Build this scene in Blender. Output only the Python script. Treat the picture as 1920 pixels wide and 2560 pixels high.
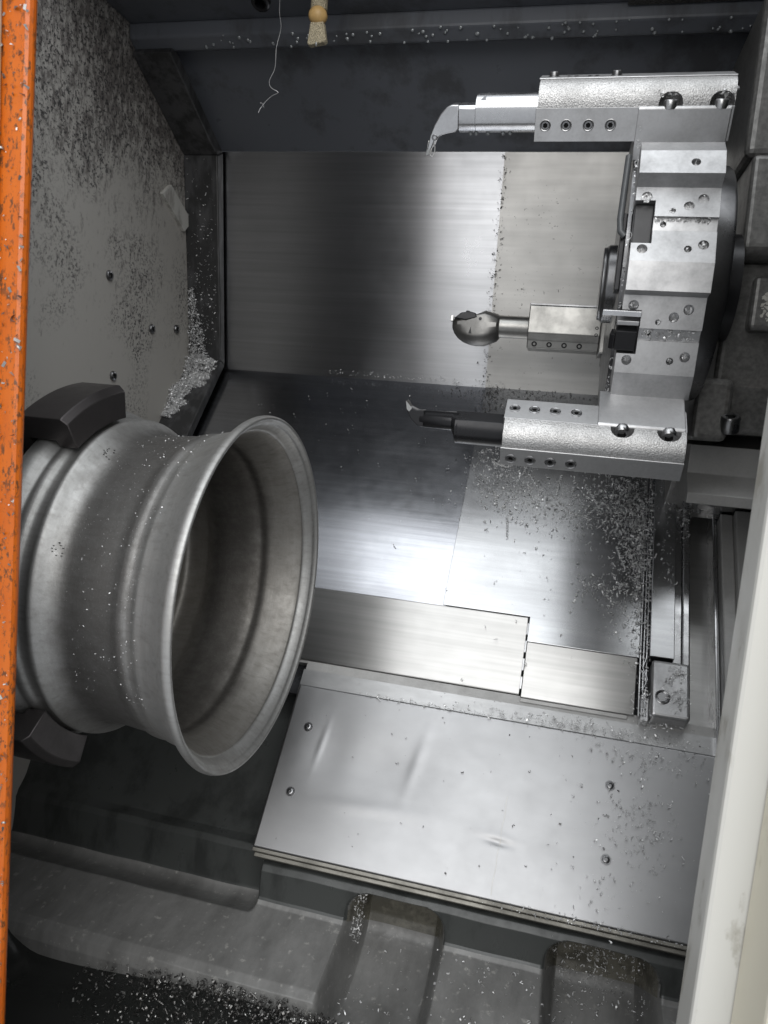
import bpy, math, random
import numpy as np
from mathutils import Vector, Matrix

for o in list(bpy.data.objects):
    bpy.data.objects.remove(o, do_unlink=True)
sc = bpy.context.scene
COL = sc.collection
R = math.radians
rng = np.random.default_rng(7)

# ------------------------------------------------------------------ camera
cd = bpy.data.cameras.new('camera')
cam = bpy.data.objects.new('camera', cd)
COL.objects.link(cam)
cd.sensor_fit = 'VERTICAL'
cd.sensor_height = 36.0
cd.lens = 26.04
cd.clip_start = 0.02
cd.clip_end = 60
cam.matrix_world = Matrix(((0.96766, -0.11065, 0.22669, 0.0),
                           (0.23782, 0.10059, -0.96609, 0.0),
                           (0.08410, 0.98876, 0.12366, 1.4),
                           (0, 0, 0, 1)))
cd.dof.use_dof = True
cd.dof.focus_distance = 1.25
cd.dof.aperture_fstop = 11.0
sc.camera = cam

# ------------------------------------------------------------------ light of the workshop
w = bpy.data.worlds.new('World')
sc.world = w
w.use_nodes = True
bg = w.node_tree.nodes['Background']
bg.inputs[0].default_value = (0.93, 0.96, 1.0, 1)
bg.inputs[1].default_value = 0.36

def area(name, loc, target, sx, sy, power, color=(1, 1, 1)):
    l = bpy.data.lights.new(name, 'AREA')
    l.shape = 'RECTANGLE'
    l.size, l.size_y, l.energy, l.color = sx, sy, power, color
    o = bpy.data.objects.new(name, l)
    COL.objects.link(o)
    o.location = loc
    o.rotation_euler = (Vector(target) - Vector(loc)).to_track_quat('-Z', 'Y').to_euler()
    return o
area('workshop_window_light', (0.60, -2.3, 2.5), (0.20, 1.3, 1.35), 3.6, 2.2, 43, (1.0, 0.985, 0.96))
area('workshop_ceiling_light', (0.35, -0.60, 3.9), (0.35, 0.60, 1.0), 3.3, 3.2, 42, (0.95, 0.98, 1.0))

sc.view_settings.view_transform = 'Standard'
sc.view_settings.look = 'None'
sc.view_settings.gamma = 1.0
sc.view_settings.exposure = 0.72
sc.render.engine = 'CYCLES'
sc.cycles.use_denoising = True
sc.cycles.max_bounces = 10
sc.cycles.glossy_bounces = 6
sc.cycles.diffuse_bounces = 4
sc.cycles.sample_clamp_indirect = 4.0
sc.cycles.caustics_reflective = False

# ------------------------------------------------------------------ helpers
ORG = {}

class MB:
    """collects vertices and faces of one mesh, in world metres"""
    def __init__(s):
        s.v, s.f = [], []
    def add(s, vs, fs):
        b = len(s.v)
        s.v += [tuple(map(float, p)) for p in vs]
        s.f += [tuple(b + i for i in f) for f in fs]
        return s
    def prism(s, poly, lo, hi, O=(0, 0, 0), A=(0, 1, 0), B=(0, 0, 1), C=(1, 0, 0)):
        O, A, B, C = map(np.array, (O, A, B, C))
        n = len(poly)
        vs = [O + A * a + B * b + C * c for c in (lo, hi) for a, b in poly]
        fs = [tuple(range(n - 1, -1, -1)), tuple(range(n, 2 * n))]
        fs += [(i, (i + 1) % n, n + (i + 1) % n, n + i) for i in range(n)]
        return s.add(vs, fs)
    def box(s, x0, x1, a0, a1, b0, b1, **k):
        return s.prism([(a0, b0), (a1, b0), (a1, b1), (a0, b1)], x0, x1, **k)
    def lathe(s, prof, O=(0, 0, 0), axis=(1, 0, 0), n=48, a0=0.0, a1=360.0, close=False, cap=False):
        """prof: (along axis, radius)"""
        ax = Vector(axis).normalized()
        u = ax.orthogonal().normalized() if abs(ax.x) < .99 else Vector((0, 0, 1))
        v = ax.cross(u)
        full = abs(a1 - a0 - 360) < 1e-6
        m = n if full else n + 1
        O = Vector(O)
        vs, fs = [], []
        for i in range(m):
            t = R(a0 + (a1 - a0) * i / n)
            d = u * math.cos(t) + v * math.sin(t)
            for (p, r) in prof:
                vs.append(O + ax * p + d * r)
        k = len(prof)
        for i in range(n):
            j = (i + 1) % m
            for q in range(k if close else k - 1):
                q2 = (q + 1) % k
                fs.append((i * k + q, i * k + q2, j * k + q2, j * k + q))
        if cap and not full:
            fs.append(tuple(range(k)))
            fs.append(tuple((m - 1) * k + q for q in range(k - 1, -1, -1)))
        return s.add(vs, fs)
    def tube(s, pts, r, n=8, cap=True):
        pts = [Vector(p) for p in pts]
        rs = r if isinstance(r, (list, tuple)) else [r] * len(pts)
        vs, fs = [], []
        up = None
        for i, p in enumerate(pts):
            t = (pts[min(i + 1, len(pts) - 1)] - pts[max(i - 1, 0)]).normalized()
            up = t.orthogonal() if up is None else (up - t * up.dot(t))
            up.normalize()
            b = t.cross(up)
            for k in range(n):
                a = 2 * math.pi * k / n
                vs.append(p + (up * math.cos(a) + b * math.sin(a)) * rs[i])
        for i in range(len(pts) - 1):
            for k in range(n):
                fs.append((i * n + k, i * n + (k + 1) % n, (i + 1) * n + (k + 1) % n, (i + 1) * n + k))
        if cap:
            fs.append(tuple(range(n - 1, -1, -1)))
            fs.append(tuple((len(pts) - 1) * n + k for k in range(n)))
        return s.add(vs, fs)
    def build(s, name, mat, parent=None, smooth=False, bevel=0.0, seg=2, recalc=True, mat2=None):
        o0 = ORG.get(parent.name, Vector((0, 0, 0))) if parent else Vector((0, 0, 0))
        me = bpy.data.meshes.new(name)
        me.from_pydata([(p[0] - o0.x, p[1] - o0.y, p[2] - o0.z) for p in s.v], [], s.f)
        me.validate()
        if recalc:
            import bmesh
            bm = bmesh.new()
            bm.from_mesh(me)
            bmesh.ops.recalc_face_normals(bm, faces=bm.faces)
            bm.to_mesh(me)
            bm.free()
        ob = bpy.data.objects.new(name, me)
        COL.objects.link(ob)
        ob.parent = parent
        ORG[ob.name] = o0
        me.materials.append(mat)
        i2 = getattr(s, 'second', None)
        if i2 is not None:
            me.materials.append(M_SOCKET)
            for p in me.polygons:
                if p.index >= i2: p.material_index = 1
        if smooth:
            me.polygons.foreach_set('use_smooth', [True] * len(me.polygons))
            smooth_angle(me)
        if bevel:
            b = ob.modifiers.new('bevel', 'BEVEL')
            b.width, b.segments, b.limit_method, b.angle_limit = bevel, seg, 'ANGLE', R(32)
            b.harden_normals = False
        return ob

def smooth_angle(me, ang=38):
    import bmesh
    bm = bmesh.new()
    bm.from_mesh(me)
    for e in bm.edges:
        e.smooth = not (len(e.link_faces) == 2 and e.calc_face_angle(0) > R(ang))
    bm.to_mesh(me)
    bm.free()

def thing(name, label, cat, loc=(0, 0, 0), group=None):
    o = bpy.data.objects.new(name, None)
    COL.objects.link(o)
    o.location = loc
    o.empty_display_size = 0.05
    o['label'], o['category'] = label, cat
    if group:
        o['group'] = group
    ORG[o.name] = Vector(loc)
    return o

def tag(o, label=None, cat=None, group=None, kind=None):
    if label: o['label'] = label
    if cat: o['category'] = cat
    if group: o['group'] = group
    if kind: o['kind'] = kind
    return o

def cut(ob, cutter):
    m = ob.modifiers.new('cut', 'BOOLEAN')
    m.operation, m.object, m.solver = 'DIFFERENCE', cutter, 'EXACT'
    while ob.modifiers[0].name != m.name:
        i = list(ob.modifiers).index(m)
        ob.modifiers.move(i, 0)
    others = [x for x in ob.modifiers if x != m]
    for x in others: x.show_viewport = False
    bpy.context.view_layer.update()
    dg = bpy.context.evaluated_depsgraph_get()
    me = bpy.data.meshes.new_from_object(ob.evaluated_get(dg))
    ob.modifiers.remove(m)
    ob.data = me
    for x in others: x.show_viewport = True
    bpy.data.objects.remove(cutter, do_unlink=True)

# ------------------------------------------------------------------ materials
class NT:
    def __init__(s, name):
        s.m = bpy.data.materials.new(name)
        s.m.use_nodes = True
        s.t = s.m.node_tree
        s.b = s.t.nodes['Principled BSDF']
        g = s.t.nodes.new('ShaderNodeNewGeometry')
        s.pos = g.outputs['Position']
        s.geo = g
    def n(s, typ, **k):
        x = s.t.nodes.new(typ)
        for a, b in k.items():
            setattr(x, a, b)
        return x
    def link(s, a, b):
        s.t.links.new(a, b)
    def set(s, **k):
        for a, v in k.items():
            i = s.b.inputs[a.replace('_', ' ')]
            if hasattr(v, 'is_output'):
                s.link(v, i)
            else:
                i.default_value = v
        return s
    def scaled(s, sx, sy, sz, vec=None):
        m = s.n('ShaderNodeVectorMath', operation='MULTIPLY')
        s.link(vec or s.pos, m.inputs[0])
        m.inputs[1].default_value = (sx, sy, sz)
        return m.outputs[0]
    def noise(s, vec, scale=1.0, detail=4, rough=0.55, dist=0.0):
        x = s.n('ShaderNodeTexNoise')
        s.link(vec or s.pos, x.inputs['Vector'])
        x.inputs['Scale'].default_value = scale
        x.inputs['Detail'].default_value = detail
        x.inputs['Roughness'].default_value = rough
        x.inputs['Distortion'].default_value = dist
        return x.outputs['Fac']
    def voro(s, scale, vec=None, feature='F1'):
        x = s.n('ShaderNodeTexVoronoi', feature=feature)
        s.link(vec or s.pos, x.inputs['Vector'])
        x.inputs['Scale'].default_value = scale
        return x.outputs['Distance']
    def ramp(s, fac, stops):
        x = s.n('ShaderNodeValToRGB')
        e = x.color_ramp.elements
        while len(e) < len(stops): e.new(0.5)
        for i, (p, c) in enumerate(stops):
            e[i].position = p
            e[i].color = (c, c, c, 1) if isinstance(c, (int, float)) else (*c, 1)
        s.link(fac, x.inputs[0])
        return x.outputs[0]
    def mr(s, fac, a, b, lo, hi):
        x = s.n('ShaderNodeMapRange')
        s.link(fac, x.inputs[0])
        for i, v in enumerate((a, b, lo, hi)): x.inputs[i + 1].default_value = v
        return x.outputs[0]
    def math(s, op, a, b):
        x = s.n('ShaderNodeMath', operation=op)
        for i, v in enumerate((a, b)):
            if hasattr(v, 'is_output'): s.link(v, x.inputs[i])
            else: x.inputs[i].default_value = v
        return x.outputs[0]
    def mix(s, fac, a, b, blend='MIX'):
        x = s.n('ShaderNodeMix', data_type='RGBA', blend_type=blend)
        for sock, v in ((x.inputs[0], fac), (x.inputs[6], a), (x.inputs[7], b)):
            if hasattr(v, 'is_output'): s.link(v, sock)
            else: sock.default_value = v if isinstance(v, (int, float)) else (*v, 1)
        return x.outputs[2]
    def bump(s, h, strength=0.2, dist=0.001, normal=None):
        x = s.n('ShaderNodeBump')
        s.link(h, x.inputs['Height'])
        x.inputs['Strength'].default_value = strength
        x.inputs['Distance'].default_value = dist
        if normal: s.link(normal, x.inputs['Normal'])
        return x.outputs[0]

def brushed(name, col, rough, aniso, tangent, streak=(2.5, 105, 105), spots=0.0, var=0.1, tint=None, mot=0.12):
    t = NT(name)
    st = t.noise(t.scaled(*streak), 1.0, 3, 0.6)
    big = t.noise(None, 5.5, 5, 0.6)
    c = t.mix(t.mr(st, .3, .7, 0, 1), [x * (1 - var) for x in col], [min(1, x * (1 + var)) for x in col])
    c = t.mix(t.mr(big, .38, .7, 0, mot), c, [x * .6 for x in col])
    if spots:
        sp = t.noise(None, 150, 3, .6)
        bigs = t.noise(None, 9, 3, .6)
        msk = t.math('MULTIPLY', t.mr(sp, .66, .70, 0, 1), t.mr(bigs, .42, .62, 0, spots))
        c = t.mix(msk, c, (.09, .085, .08))
    fine = t.noise(None, 45, 4, .6)
    r = t.math('ADD', t.mr(big, .3, .7, rough - .03, rough + .04), t.mr(fine, .3, .7, -.012, .016))
    t.set(Base_Color=c, Metallic=1.0, Roughness=r, Anisotropic=aniso)
    cv = t.n('ShaderNodeCombineXYZ')
    for i in range(3): cv.inputs[i].default_value = tangent[i]
    t.link(cv.outputs[0], t.b.inputs['Tangent'])
    b = t.bump(st, .07, .0006)
    b = t.bump(t.noise(None, 3.0, 1), .05, .02, b)
    t.link(b, t.b.inputs['Normal'])
    return t.m

SD = (0.0, -0.6397, -0.7686)      # direction down the slanted bed
SN = (0.0, -0.7686, 0.6397)       # its outward normal
M_BACK = brushed('brushed_back_panel', (.46, .465, .48), .30, .85, (0, .1, .99))
M_BACK2 = brushed('dull_back_sheet', (.60, .59, .57), .52, .3, (0, .1, .99), streak=(3, 40, 40), spots=1.0, mot=.15)
M_SLANT = brushed('brushed_slant_sheet', (.52, .53, .56), .20, .45, SD)
M_SLANT2 = brushed('dull_slant_sheet', (.56, .565, .575), .24, .40, SD, streak=(3, 60, 60), mot=.1)
M_APRON = brushed('apron_sheet', (.45, .445, .435), .34, .8, (0, -.5, -.866))
M_COVER = brushed('cover_sheet', (.40, .40, .405), .42, .25, SD, streak=(12, 30, 30), mot=.08, var=.03)
M_STRIP = brushed('speckled_strip', (.46, .46, .46), .42, .2, SD, streak=(20, 60, 60), spots=1.0)

def machined(name, col, rough, bump=.08, scale=260, grime=.25, metallic=1.0, spec=None):
    t = NT(name)
    n1 = t.noise(None, scale, 3, .6)
    n2 = t.noise(None, 22, 5, .65)
    c = t.mix(t.mr(n2, .42, .75, 0, grime), col, [x * .35 for x in col])
    c = t.mix(t.mr(n1, .35, .65, 0, .22), c, [min(1, x * 1.25) for x in col])
    t.set(Base_Color=c, Metallic=metallic, Roughness=t.mr(n2, .3, .7, rough - .06, rough + .1))
    t.link(t.bump(n1, bump, .0006), t.b.inputs['Normal'])
    return t.m
M_TURRET = machined('turret_steel', (.50, .50, .505), .44, grime=.5)
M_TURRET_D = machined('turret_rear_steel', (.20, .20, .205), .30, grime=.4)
M_FLAT = machined('holder_ground_steel', (.56, .56, .565), .42, grime=.4)
M_BAR = machined('bar_steel', (.62, .625, .64), .26, bump=.04)
M_BARD = machined('dark_bar_steel', (.34, .335, .32), .34, bump=.05, grime=.3)
M_BLACK = machined('black_oxide', (.022, .022, .024), .30, bump=.12, metallic=.5)
M_BOLT = machined('bolt_steel', (.26, .26, .265), .28, bump=.05)
M_SCREW = machined('screw_steel', (.42, .42, .425), .25, bump=.05)
M_HOLE = machined('hole_steel', (.30, .29, .28), .4, bump=.5, scale=700)
M_JAW = machined('jaw_dark_steel', (.085, .078, .078), .36, bump=.08, scale=300, metallic=.75)
M_RAIL = machined('rail_steel', (.50, .50, .505), .24, bump=.04, grime=.4)
M_SADDLE = machined('saddle_sheet', (.42, .415, .405), .36, bump=.05, grime=.3, metallic=.2)
M_SOCKET = machined('socket_black', (.02, .02, .02), .5, bump=.02, metallic=.3)
M_FOLD = machined('dirty_fold', (.26, .25, .225), .48, bump=.2, grime=.6)
M_HEAD = machined('oiled_tool_head', (.30, .295, .285), .46, bump=.06, grime=.35)
M_INSERT = machined('carbide_insert', (.45, .45, .44), .22, bump=.03)

def cast(name, col, rough, metallic, scale, strength, dist=.0012):
    t = NT(name)
    n1 = t.noise(None, scale, 3, .55)
    v = t.voro(scale * 1.1, feature='SMOOTH_F1')
    n2 = t.noise(None, 18, 5, .6)
    c = t.mix(t.mr(n1, .35, .65, 0, 1), [x * .72 for x in col], [min(1, x * 1.15) for x in col])
    c = t.mix(t.mr(n2, .45, .75, 0, .35), c, [x * .5 for x in col])
    t.set(Base_Color=c, Metallic=metallic, Roughness=t.mr(n2, .3, .7, rough - .06, rough + .08))
    t.link(t.bump(t.math('ADD', n1, v), strength, dist), t.b.inputs['Normal'])
    return t.m
M_CAST = cast('cast_holder', (.56, .555, .55), .48, 1.0, 560, .5, .0011)
M_HOUSE = cast('turret_housing_cast', (.19, .187, .18), .34, .3, 120, .12)
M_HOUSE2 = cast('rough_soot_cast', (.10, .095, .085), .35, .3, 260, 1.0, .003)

def rim_mat(name='cast_aluminium_rim', k=1.0, kr=0.0):
    t = NT(name)
    n1 = t.noise(None, 38, 7, .7)
    n3 = t.noise(None, 5.5, 5, .65)
    ax_ = t.noise(t.scaled(10, 150, 150), 1, 5, .6)       # drag marks along the spindle
    ringn = t.noise(t.scaled(260, 5, 5), 1, 4, .6)        # turning rings
    fine = t.noise(None, 420, 3, .6)
    c = t.mix(t.mr(n1, .35, .68, 0, .45), (.46, .46, .452), (.28, .27, .255))
    c = t.mix(t.mr(ringn, .45, .7, 0, .30), c, (.52, .52, .51))
    c = t.mix(t.mr(ax_, .5, .72, 0, .40), c, (.22, .21, .195))
    c = t.mix(t.mr(n3, .46, .70, 0, .45), c, (.23, .215, .195))
    sx_ = t.n('ShaderNodeSeparateXYZ')
    t.link(t.pos, sx_.inputs[0])
    wob = t.math('ADD', sx_.outputs['X'], t.mr(n3, .3, .7, -.012, .012))
    waist_band = t.math('MULTIPLY', t.mr(wob, -.590, -.566, 0, 1), t.mr(wob, -.480, -.462, 1, 0))   # darker band round the drop centre
    c = t.mix(t.math('MULTIPLY', waist_band, t.mr(n1, .25, .6, .45, .8)), c, (.13, .125, .12))
    c = t.mix(t.mr(fine, .62, .72, 0, .3), c, (.58, .58, .58))
    if k != 1.0: c = t.mix(1.0, c, (k, k * .965, k * .92), 'MULTIPLY')
    t.set(Base_Color=c, Metallic=.85, Roughness=t.mr(n1, .3, .7, .44 + kr, .58 + kr))
    b_ = t.bump(fine, .22, .0008, t.bump(ringn, .10, .0008))
    t.link(t.bump(n1, .12, .0012, b_), t.b.inputs['Normal'])
    return t.m
M_RIM = rim_mat()
M_RIM_IN = rim_mat('dark_inner_rim', .74, .04)

def painted(name, col, dirt, amount, rough=.45, scale=14, streak=(1, 1, .35), bump=.1):
    t = NT(name)
    v = t.scaled(*streak)
    n1 = t.noise(v, scale, 7, .7)
    n2 = t.noise(v, scale * .25, 4, .6)
    msk = t.mr(t.math('ADD', n1, t.math('MULTIPLY', n2, .6)), .88 - .3 * amount, 1.0 - .22 * amount, 0, 1)
    c = t.mix(msk, col, dirt)
    c = t.mix(t.mr(n2, .35, .7, 0, .3), c, [x * .7 for x in col])
    t.set(Base_Color=c, Roughness=t.mr(n1, .3, .7, rough - .1, rough + .15))
    t.link(t.bump(n1, bump, .001), t.b.inputs['Normal'])
    return t.m
M_BEIGE = painted('beige_paint', (.60, .592, .555), (.36, .34, .29), .12, .42, 22, (1, 1, .5))
M_CREAM = painted('cream_paint', (.62, .585, .48), (.38, .34, .25), .15, .40, 16)
def orange_mat():
    t = NT('orange_paint')
    sp = t.noise(t.scaled(1, 1, .5), 240, 4, .65)
    n2 = t.noise(t.scaled(1, 1, .25), 45, 5, .6)
    c = t.mix(t.mr(n2, .3, .7, 0, 1), (.52, .105, .007), (.60, .14, .010))
    c = t.mix(t.math('MULTIPLY', t.mr(sp, .53, .61, 0, .9), t.mr(n2, .36, .52, .25, 1)), c, (.10, .045, .02))
    t.set(Base_Color=c, Roughness=.30)
    t.link(t.bump(sp, .25, .001), t.b.inputs['Normal'])
    return t.m
M_ORANGE = orange_mat()
M_INNER = painted('grey_inner_paint', (.26, .26, .265), (.12, .12, .12), .4, .4, 10)
M_DARKSHEET = painted('oily_dark_sheet', (.055, .057, .062), (.02, .02, .022), .5, .28, 10)
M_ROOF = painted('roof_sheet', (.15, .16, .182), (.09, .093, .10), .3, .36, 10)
M_FLANGE = painted('wall_flange_sheet', (.085, .085, .088), (.03, .03, .03), .6, .38, 30)

def left_wall_mat():
    t = NT('stained_wall_paint')
    sep = t.n('ShaderNodeSeparateXYZ')
    t.link(t.pos, sep.inputs[0])
    st = t.noise(t.scaled(1, 1.0, .45), 85, 6, .72)
    sp = t.noise(None, 190, 3, .6)
    big = t.noise(None, 4.2, 4, .6)
    zz = t.mr(sep.outputs['Z'], 1.35, 2.1, -.08, .20)       # stains grow denser and darker towards the top
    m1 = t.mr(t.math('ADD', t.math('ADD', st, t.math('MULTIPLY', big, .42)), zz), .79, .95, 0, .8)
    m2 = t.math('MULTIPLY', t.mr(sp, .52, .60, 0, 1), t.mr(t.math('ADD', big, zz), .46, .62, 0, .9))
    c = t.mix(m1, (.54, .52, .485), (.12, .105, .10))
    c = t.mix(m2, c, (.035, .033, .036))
    t.set(Base_Color=c, Roughness=t.mr(st, .3, .7, .38, .6))
    t.link(t.bump(sp, .25, .0012), t.b.inputs['Normal'])
    return t.m
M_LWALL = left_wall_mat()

def bed_mat():
    t = NT('oily_bed_casting')
    n1 = t.noise(None, 85, 5, .6)
    n2 = t.noise(t.scaled(1, .35, .35), 16, 6, .65)
    v = t.voro(60)
    c = t.mix(t.mr(n2, .38, .68, 0, .8), (.22, .218, .212), (.105, .104, .10))
    c = t.mix(t.mr(n1, .60, .72, 0, .5), c, (.46, .45, .42))
    t.set(Base_Color=c, Roughness=t.mr(n2, .3, .7, .30, .46), Metallic=0)
    t.b.inputs['Specular IOR Level'].default_value = .5
    t.link(t.bump(t.math('ADD', n1, v), .30, .0016), t.b.inputs['Normal'])
    return t.m
M_BED = bed_mat()
M_POCKET = painted('darkened_pocket_olive', (.15, .142, .115), (.07, .066, .052), .5, .28, 40, (1, 1, 1), .3)
M_BEDFACE = painted('dark_bed_face', (.062, .066, .064), (.03, .032, .031), .35, .34, 14)

def tray_mat():
    t = NT('wet_tray_sheet')
    n1 = t.noise(None, 12, 6, .62, .6)
    n2 = t.noise(None, 90, 4, .6)
    c = t.mix(t.mr(n1, .63, .67, 0, .9), (.018, .019, .018), (.17, .155, .13))
    t.set(Base_Color=c, Roughness=t.mr(n1, .6, .68, .22, .6), Metallic=0.0)
    t.link(t.bump(n1, .2, .004, t.bump(n2, .15, .001)), t.b.inputs['Normal'])
    return t.m
M_TRAY = tray_mat()

def simple(name, col, metallic, rough):
    t = NT(name)
    n = t.noise(None, 60, 4, .6)
    c = t.mix(t.mr(n, .3, .7, 0, 1), [x * .8 for x in col], [min(1, x * 1.15) for x in col])
    t.set(Base_Color=c, Metallic=metallic, Roughness=rough)
    return t.m
M_CHIP = simple('aluminium_swarf', (.88, .88, .88), .35, .32)
M_CHIPM = simple('dull_swarf', (.42, .42, .41), .8, .35)
M_CHIPD = simple('dark_swarf', (.16, .155, .15), .9, .35)
M_DROP = simple('coolant_drop', (.36, .38, .39), .3, .10)
M_NOTCH = simple('notch_dark', (.035, .035, .037), .2, .35)
M_RUN = simple('dried_coolant', (.46, .45, .42), .7, .45)
M_TAN = simple('tan_plastic', (.62, .40, .16), 0, .45)
M_CHIPCOAT = cast('swarf_coated_nozzle', (.62, .54, .38), .5, .2, 500, 1.0, .003)
M_PLATE = painted('stuck_plate', (.74, .73, .69), (.45, .43, .40), .2, .5, 40)
M_WHITECHIP = simple('bare_primer', (.55, .53, .48), 0, .7)
M_COPPER = simple('copper_pipe', (.50, .25, .16), 1.0, .25)
M_RUBBER = simple('grey_rubber_tube', (.10, .105, .11), 0, .3)

# ------------------------------------------------------------------ frames
SO = np.array([0, 1.774, 1.494])
SDn, SNn = np.array(SD), np.array(SN)
def S(x, s, h=0.0):
    """point on the slanted bed: x along the spindle, s down the slope, h off the plane"""
    return SO + np.array([x, 0, 0]) + SDn * s + SNn * h
SLF = dict(O=SO, A=SDn, B=SNn)

def sheet_grid(P, nu, nv):
    """grid over (u,v) in 0..1 -> point"""
    vs = [P(i / nu, j / nv) for i in range(nu + 1) for j in range(nv + 1)]
    fs = [(i * (nv + 1) + j, (i + 1) * (nv + 1) + j, (i + 1) * (nv + 1) + j + 1, i * (nv + 1) + j + 1)
          for i in range(nu) for j in range(nv)]
    m = MB()
    m.add(vs, fs)
    return m

# ------------------------------------------------------------------ setting: enclosure
XW = -0.95
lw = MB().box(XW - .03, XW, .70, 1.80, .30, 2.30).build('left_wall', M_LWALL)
tag(lw, 'grey painted headstock wall speckled with dark oil and chips', kind='structure')

bw = MB()
bw.prism([(1.700, 1.998), (1.774, 1.494), (1.80, 1.494), (1.726, 1.998)], -.955, -.19)
bw = tag(bw.build('back_wall', M_BACK), 'dark brushed steel back panel behind the wheel', kind='structure')
bs = MB().prism([(1.6955, 1.996), (1.7695, 1.495), (1.7725, 1.495), (1.6985, 1.996)], -.197, .62)
bs.build('back_sheet', M_BACK2, bw)
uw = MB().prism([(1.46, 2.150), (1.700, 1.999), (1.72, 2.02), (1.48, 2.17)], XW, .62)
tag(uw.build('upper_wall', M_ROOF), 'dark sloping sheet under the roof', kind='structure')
# roof with a folded lip
rf = MB()
rf.box(XW, .72, 1.17, 1.47, 2.150, 2.165)
rf.prism([(1.425, 2.150), (1.475, 2.150), (1.478, 2.118), (1.455, 2.108), (1.428, 2.122)], XW, .72)
roof = tag(rf.build('roof', M_ROOF, bevel=.004), 'dark roof sheet with a folded lip wet with coolant', kind='structure')

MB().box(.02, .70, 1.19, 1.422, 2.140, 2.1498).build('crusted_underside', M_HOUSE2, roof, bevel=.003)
# droplets hanging along the lip
dm = MB()
for i in range(95):
    x = -.80 + 1.15 * rng.random() ** .85
    a = rng.random()
    y, z = (1.428 + .026 * a, 2.1215 - .0135 * a)
    rr = .0018 + .0022 * rng.random()
    dm.lathe([(-.0005, rr * .9), (rr * .3, rr), (rr * .9, rr * .6), (rr * 1.15, 0)], (x, y, z), (0, -.35, -.9), 8)
dm.build('coolant_drops', M_DROP, roof, smooth=True)['kind'] = 'stuff'

# flange running round the corner of the left wall
fl = MB()
pf = [(1.455, 2.118), (1.694, 1.994), (1.766, 1.502), (1.420, 1.085), (1.382, 1.070), (1.742, 1.510), (1.664, 1.978), (1.44, 2.100)]
for q in ((0, 1, 6, 7), (1, 2, 5, 6), (2, 3, 4, 5)):
    fl.prism([pf[i] for i in q], XW, -.862)
tag(fl.build('wall_flange', M_FLANGE, bevel=.003), 'dark bent flange between headstock wall and back panel', kind='structure')

# ------------------------------------------------------------------ machine bed casting
def smst(a, b, x):
    t = np.clip((x - a) / (b - a), 0, 1)
    return t * t * (3 - 2 * t)
prof = np.array([(1.46, 1.000), (1.30, .825), (1.16, .662), (1.128, .640), (1.108, .637), (1.101, .628), (1.098, .582),
                 (1.090, .573), (1.03, .5635), (.962, .5540), (.949, .547), (.942, .530), (.940, .47)])
seg = np.r_[0, np.cumsum(np.hypot(*np.diff(prof, axis=0).T))]
def prof_at(s):
    return np.interp(s, seg, prof[:, 0]), np.interp(s, seg, prof[:, 1])
NX, NS = 640, 230
xs = np.linspace(-.95, .40, NX)
ss = np.unique(np.r_[np.linspace(0, seg[2], 24), np.linspace(seg[2], seg[-1], NS)])
XX, SS = np.meshgrid(xs, ss, indexing='ij')
YY, ZZ = prof_at(SS)
YY, ZZ = YY.copy(), ZZ.copy()
sA = seg[4]                        # top of the front face
def rbox(x, s, x0, x1, s0, r, soft):
    cx, hx = (x0 + x1) / 2, (x1 - x0) / 2
    qx = np.abs(x - cx) - hx + r
    qs = (s0 + r) - s
    d = np.hypot(np.maximum(qx, 0), np.maximum(qs, 0)) - r + np.minimum(np.maximum(qx, qs), 0)
    return 1 - smst(-soft, soft * .3, d)
dep = np.zeros_like(XX)
for x0, x1 in ((-.262, -.104), (.060, .226)):
    m = rbox(XX, SS, x0, x1, sA + .014, .036, .021)
    t = SS - sA
    d = .105 - .33 * np.maximum(t - .075, 0)
    d = np.maximum(d, .030) + .006 * np.sin(t * 95) * (t < .066)
    dep = np.maximum(dep, m * d)
left = (1 - smst(-.432, -.418, XX)) * (1 - smst(seg[6] + .002, seg[7] + .022, SS))
dep = np.maximum(dep, left * .055)
lump = .0006 * (np.sin(XX * 41 + SS * 23) * np.sin(SS * 37 - XX * 12))
fi = R(6) + R(70) * smst(seg[4] + .02, seg[8], SS)
YY += dep * np.cos(fi) + lump * .5
ZZ -= dep * np.sin(fi) - lump
ZZ += .05 * smst(-.72, -.93, XX) * smst(seg[5], seg[2], SS)
vs = np.stack([XX, YY, ZZ], -1).reshape(-1, 3)
n2 = len(ss)
fs = [(i * n2 + j, (i + 1) * n2 + j, (i + 1) * n2 + j + 1, i * n2 + j + 1) for i in range(NX - 1) for j in range(n2 - 1)]
bm_ = MB()
bm_.add(vs, fs)
bed = tag(bm_.build('machine_bed', M_BED, smooth=True), 'oily dark cast machine bed with two rounded pockets', kind='structure')
bed.data.polygons.foreach_set('use_smooth', [True] * len(bed.data.polygons))
bed.data.materials.append(M_BEDFACE)       # smooth painted plate between the pockets
dq = .25 * (dep[:-1, :-1] + dep[1:, :-1] + dep[:-1, 1:] + dep[1:, 1:])
sq, xq = SS[:-1, :-1], XX[:-1, :-1]
isA = (dq < .006) & (sq > seg[2]) & (sq < seg[6] + .004) & (xq > -.430)
isA |= (sq < seg[6]) & (xq < -.424)  # slanted casting left of the cover takes the dark colour too
bed.data.materials.append(M_POCKET)        # olive tone, darkened so the pocket heads read as recessed
isP = (dq > .012) & (sq < seg[6] + .006) & (xq > -.40)
bed.data.polygons.foreach_set('material_index', np.where(isP, 2, isA.astype(np.int32)).astype(np.int32).ravel())

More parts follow.
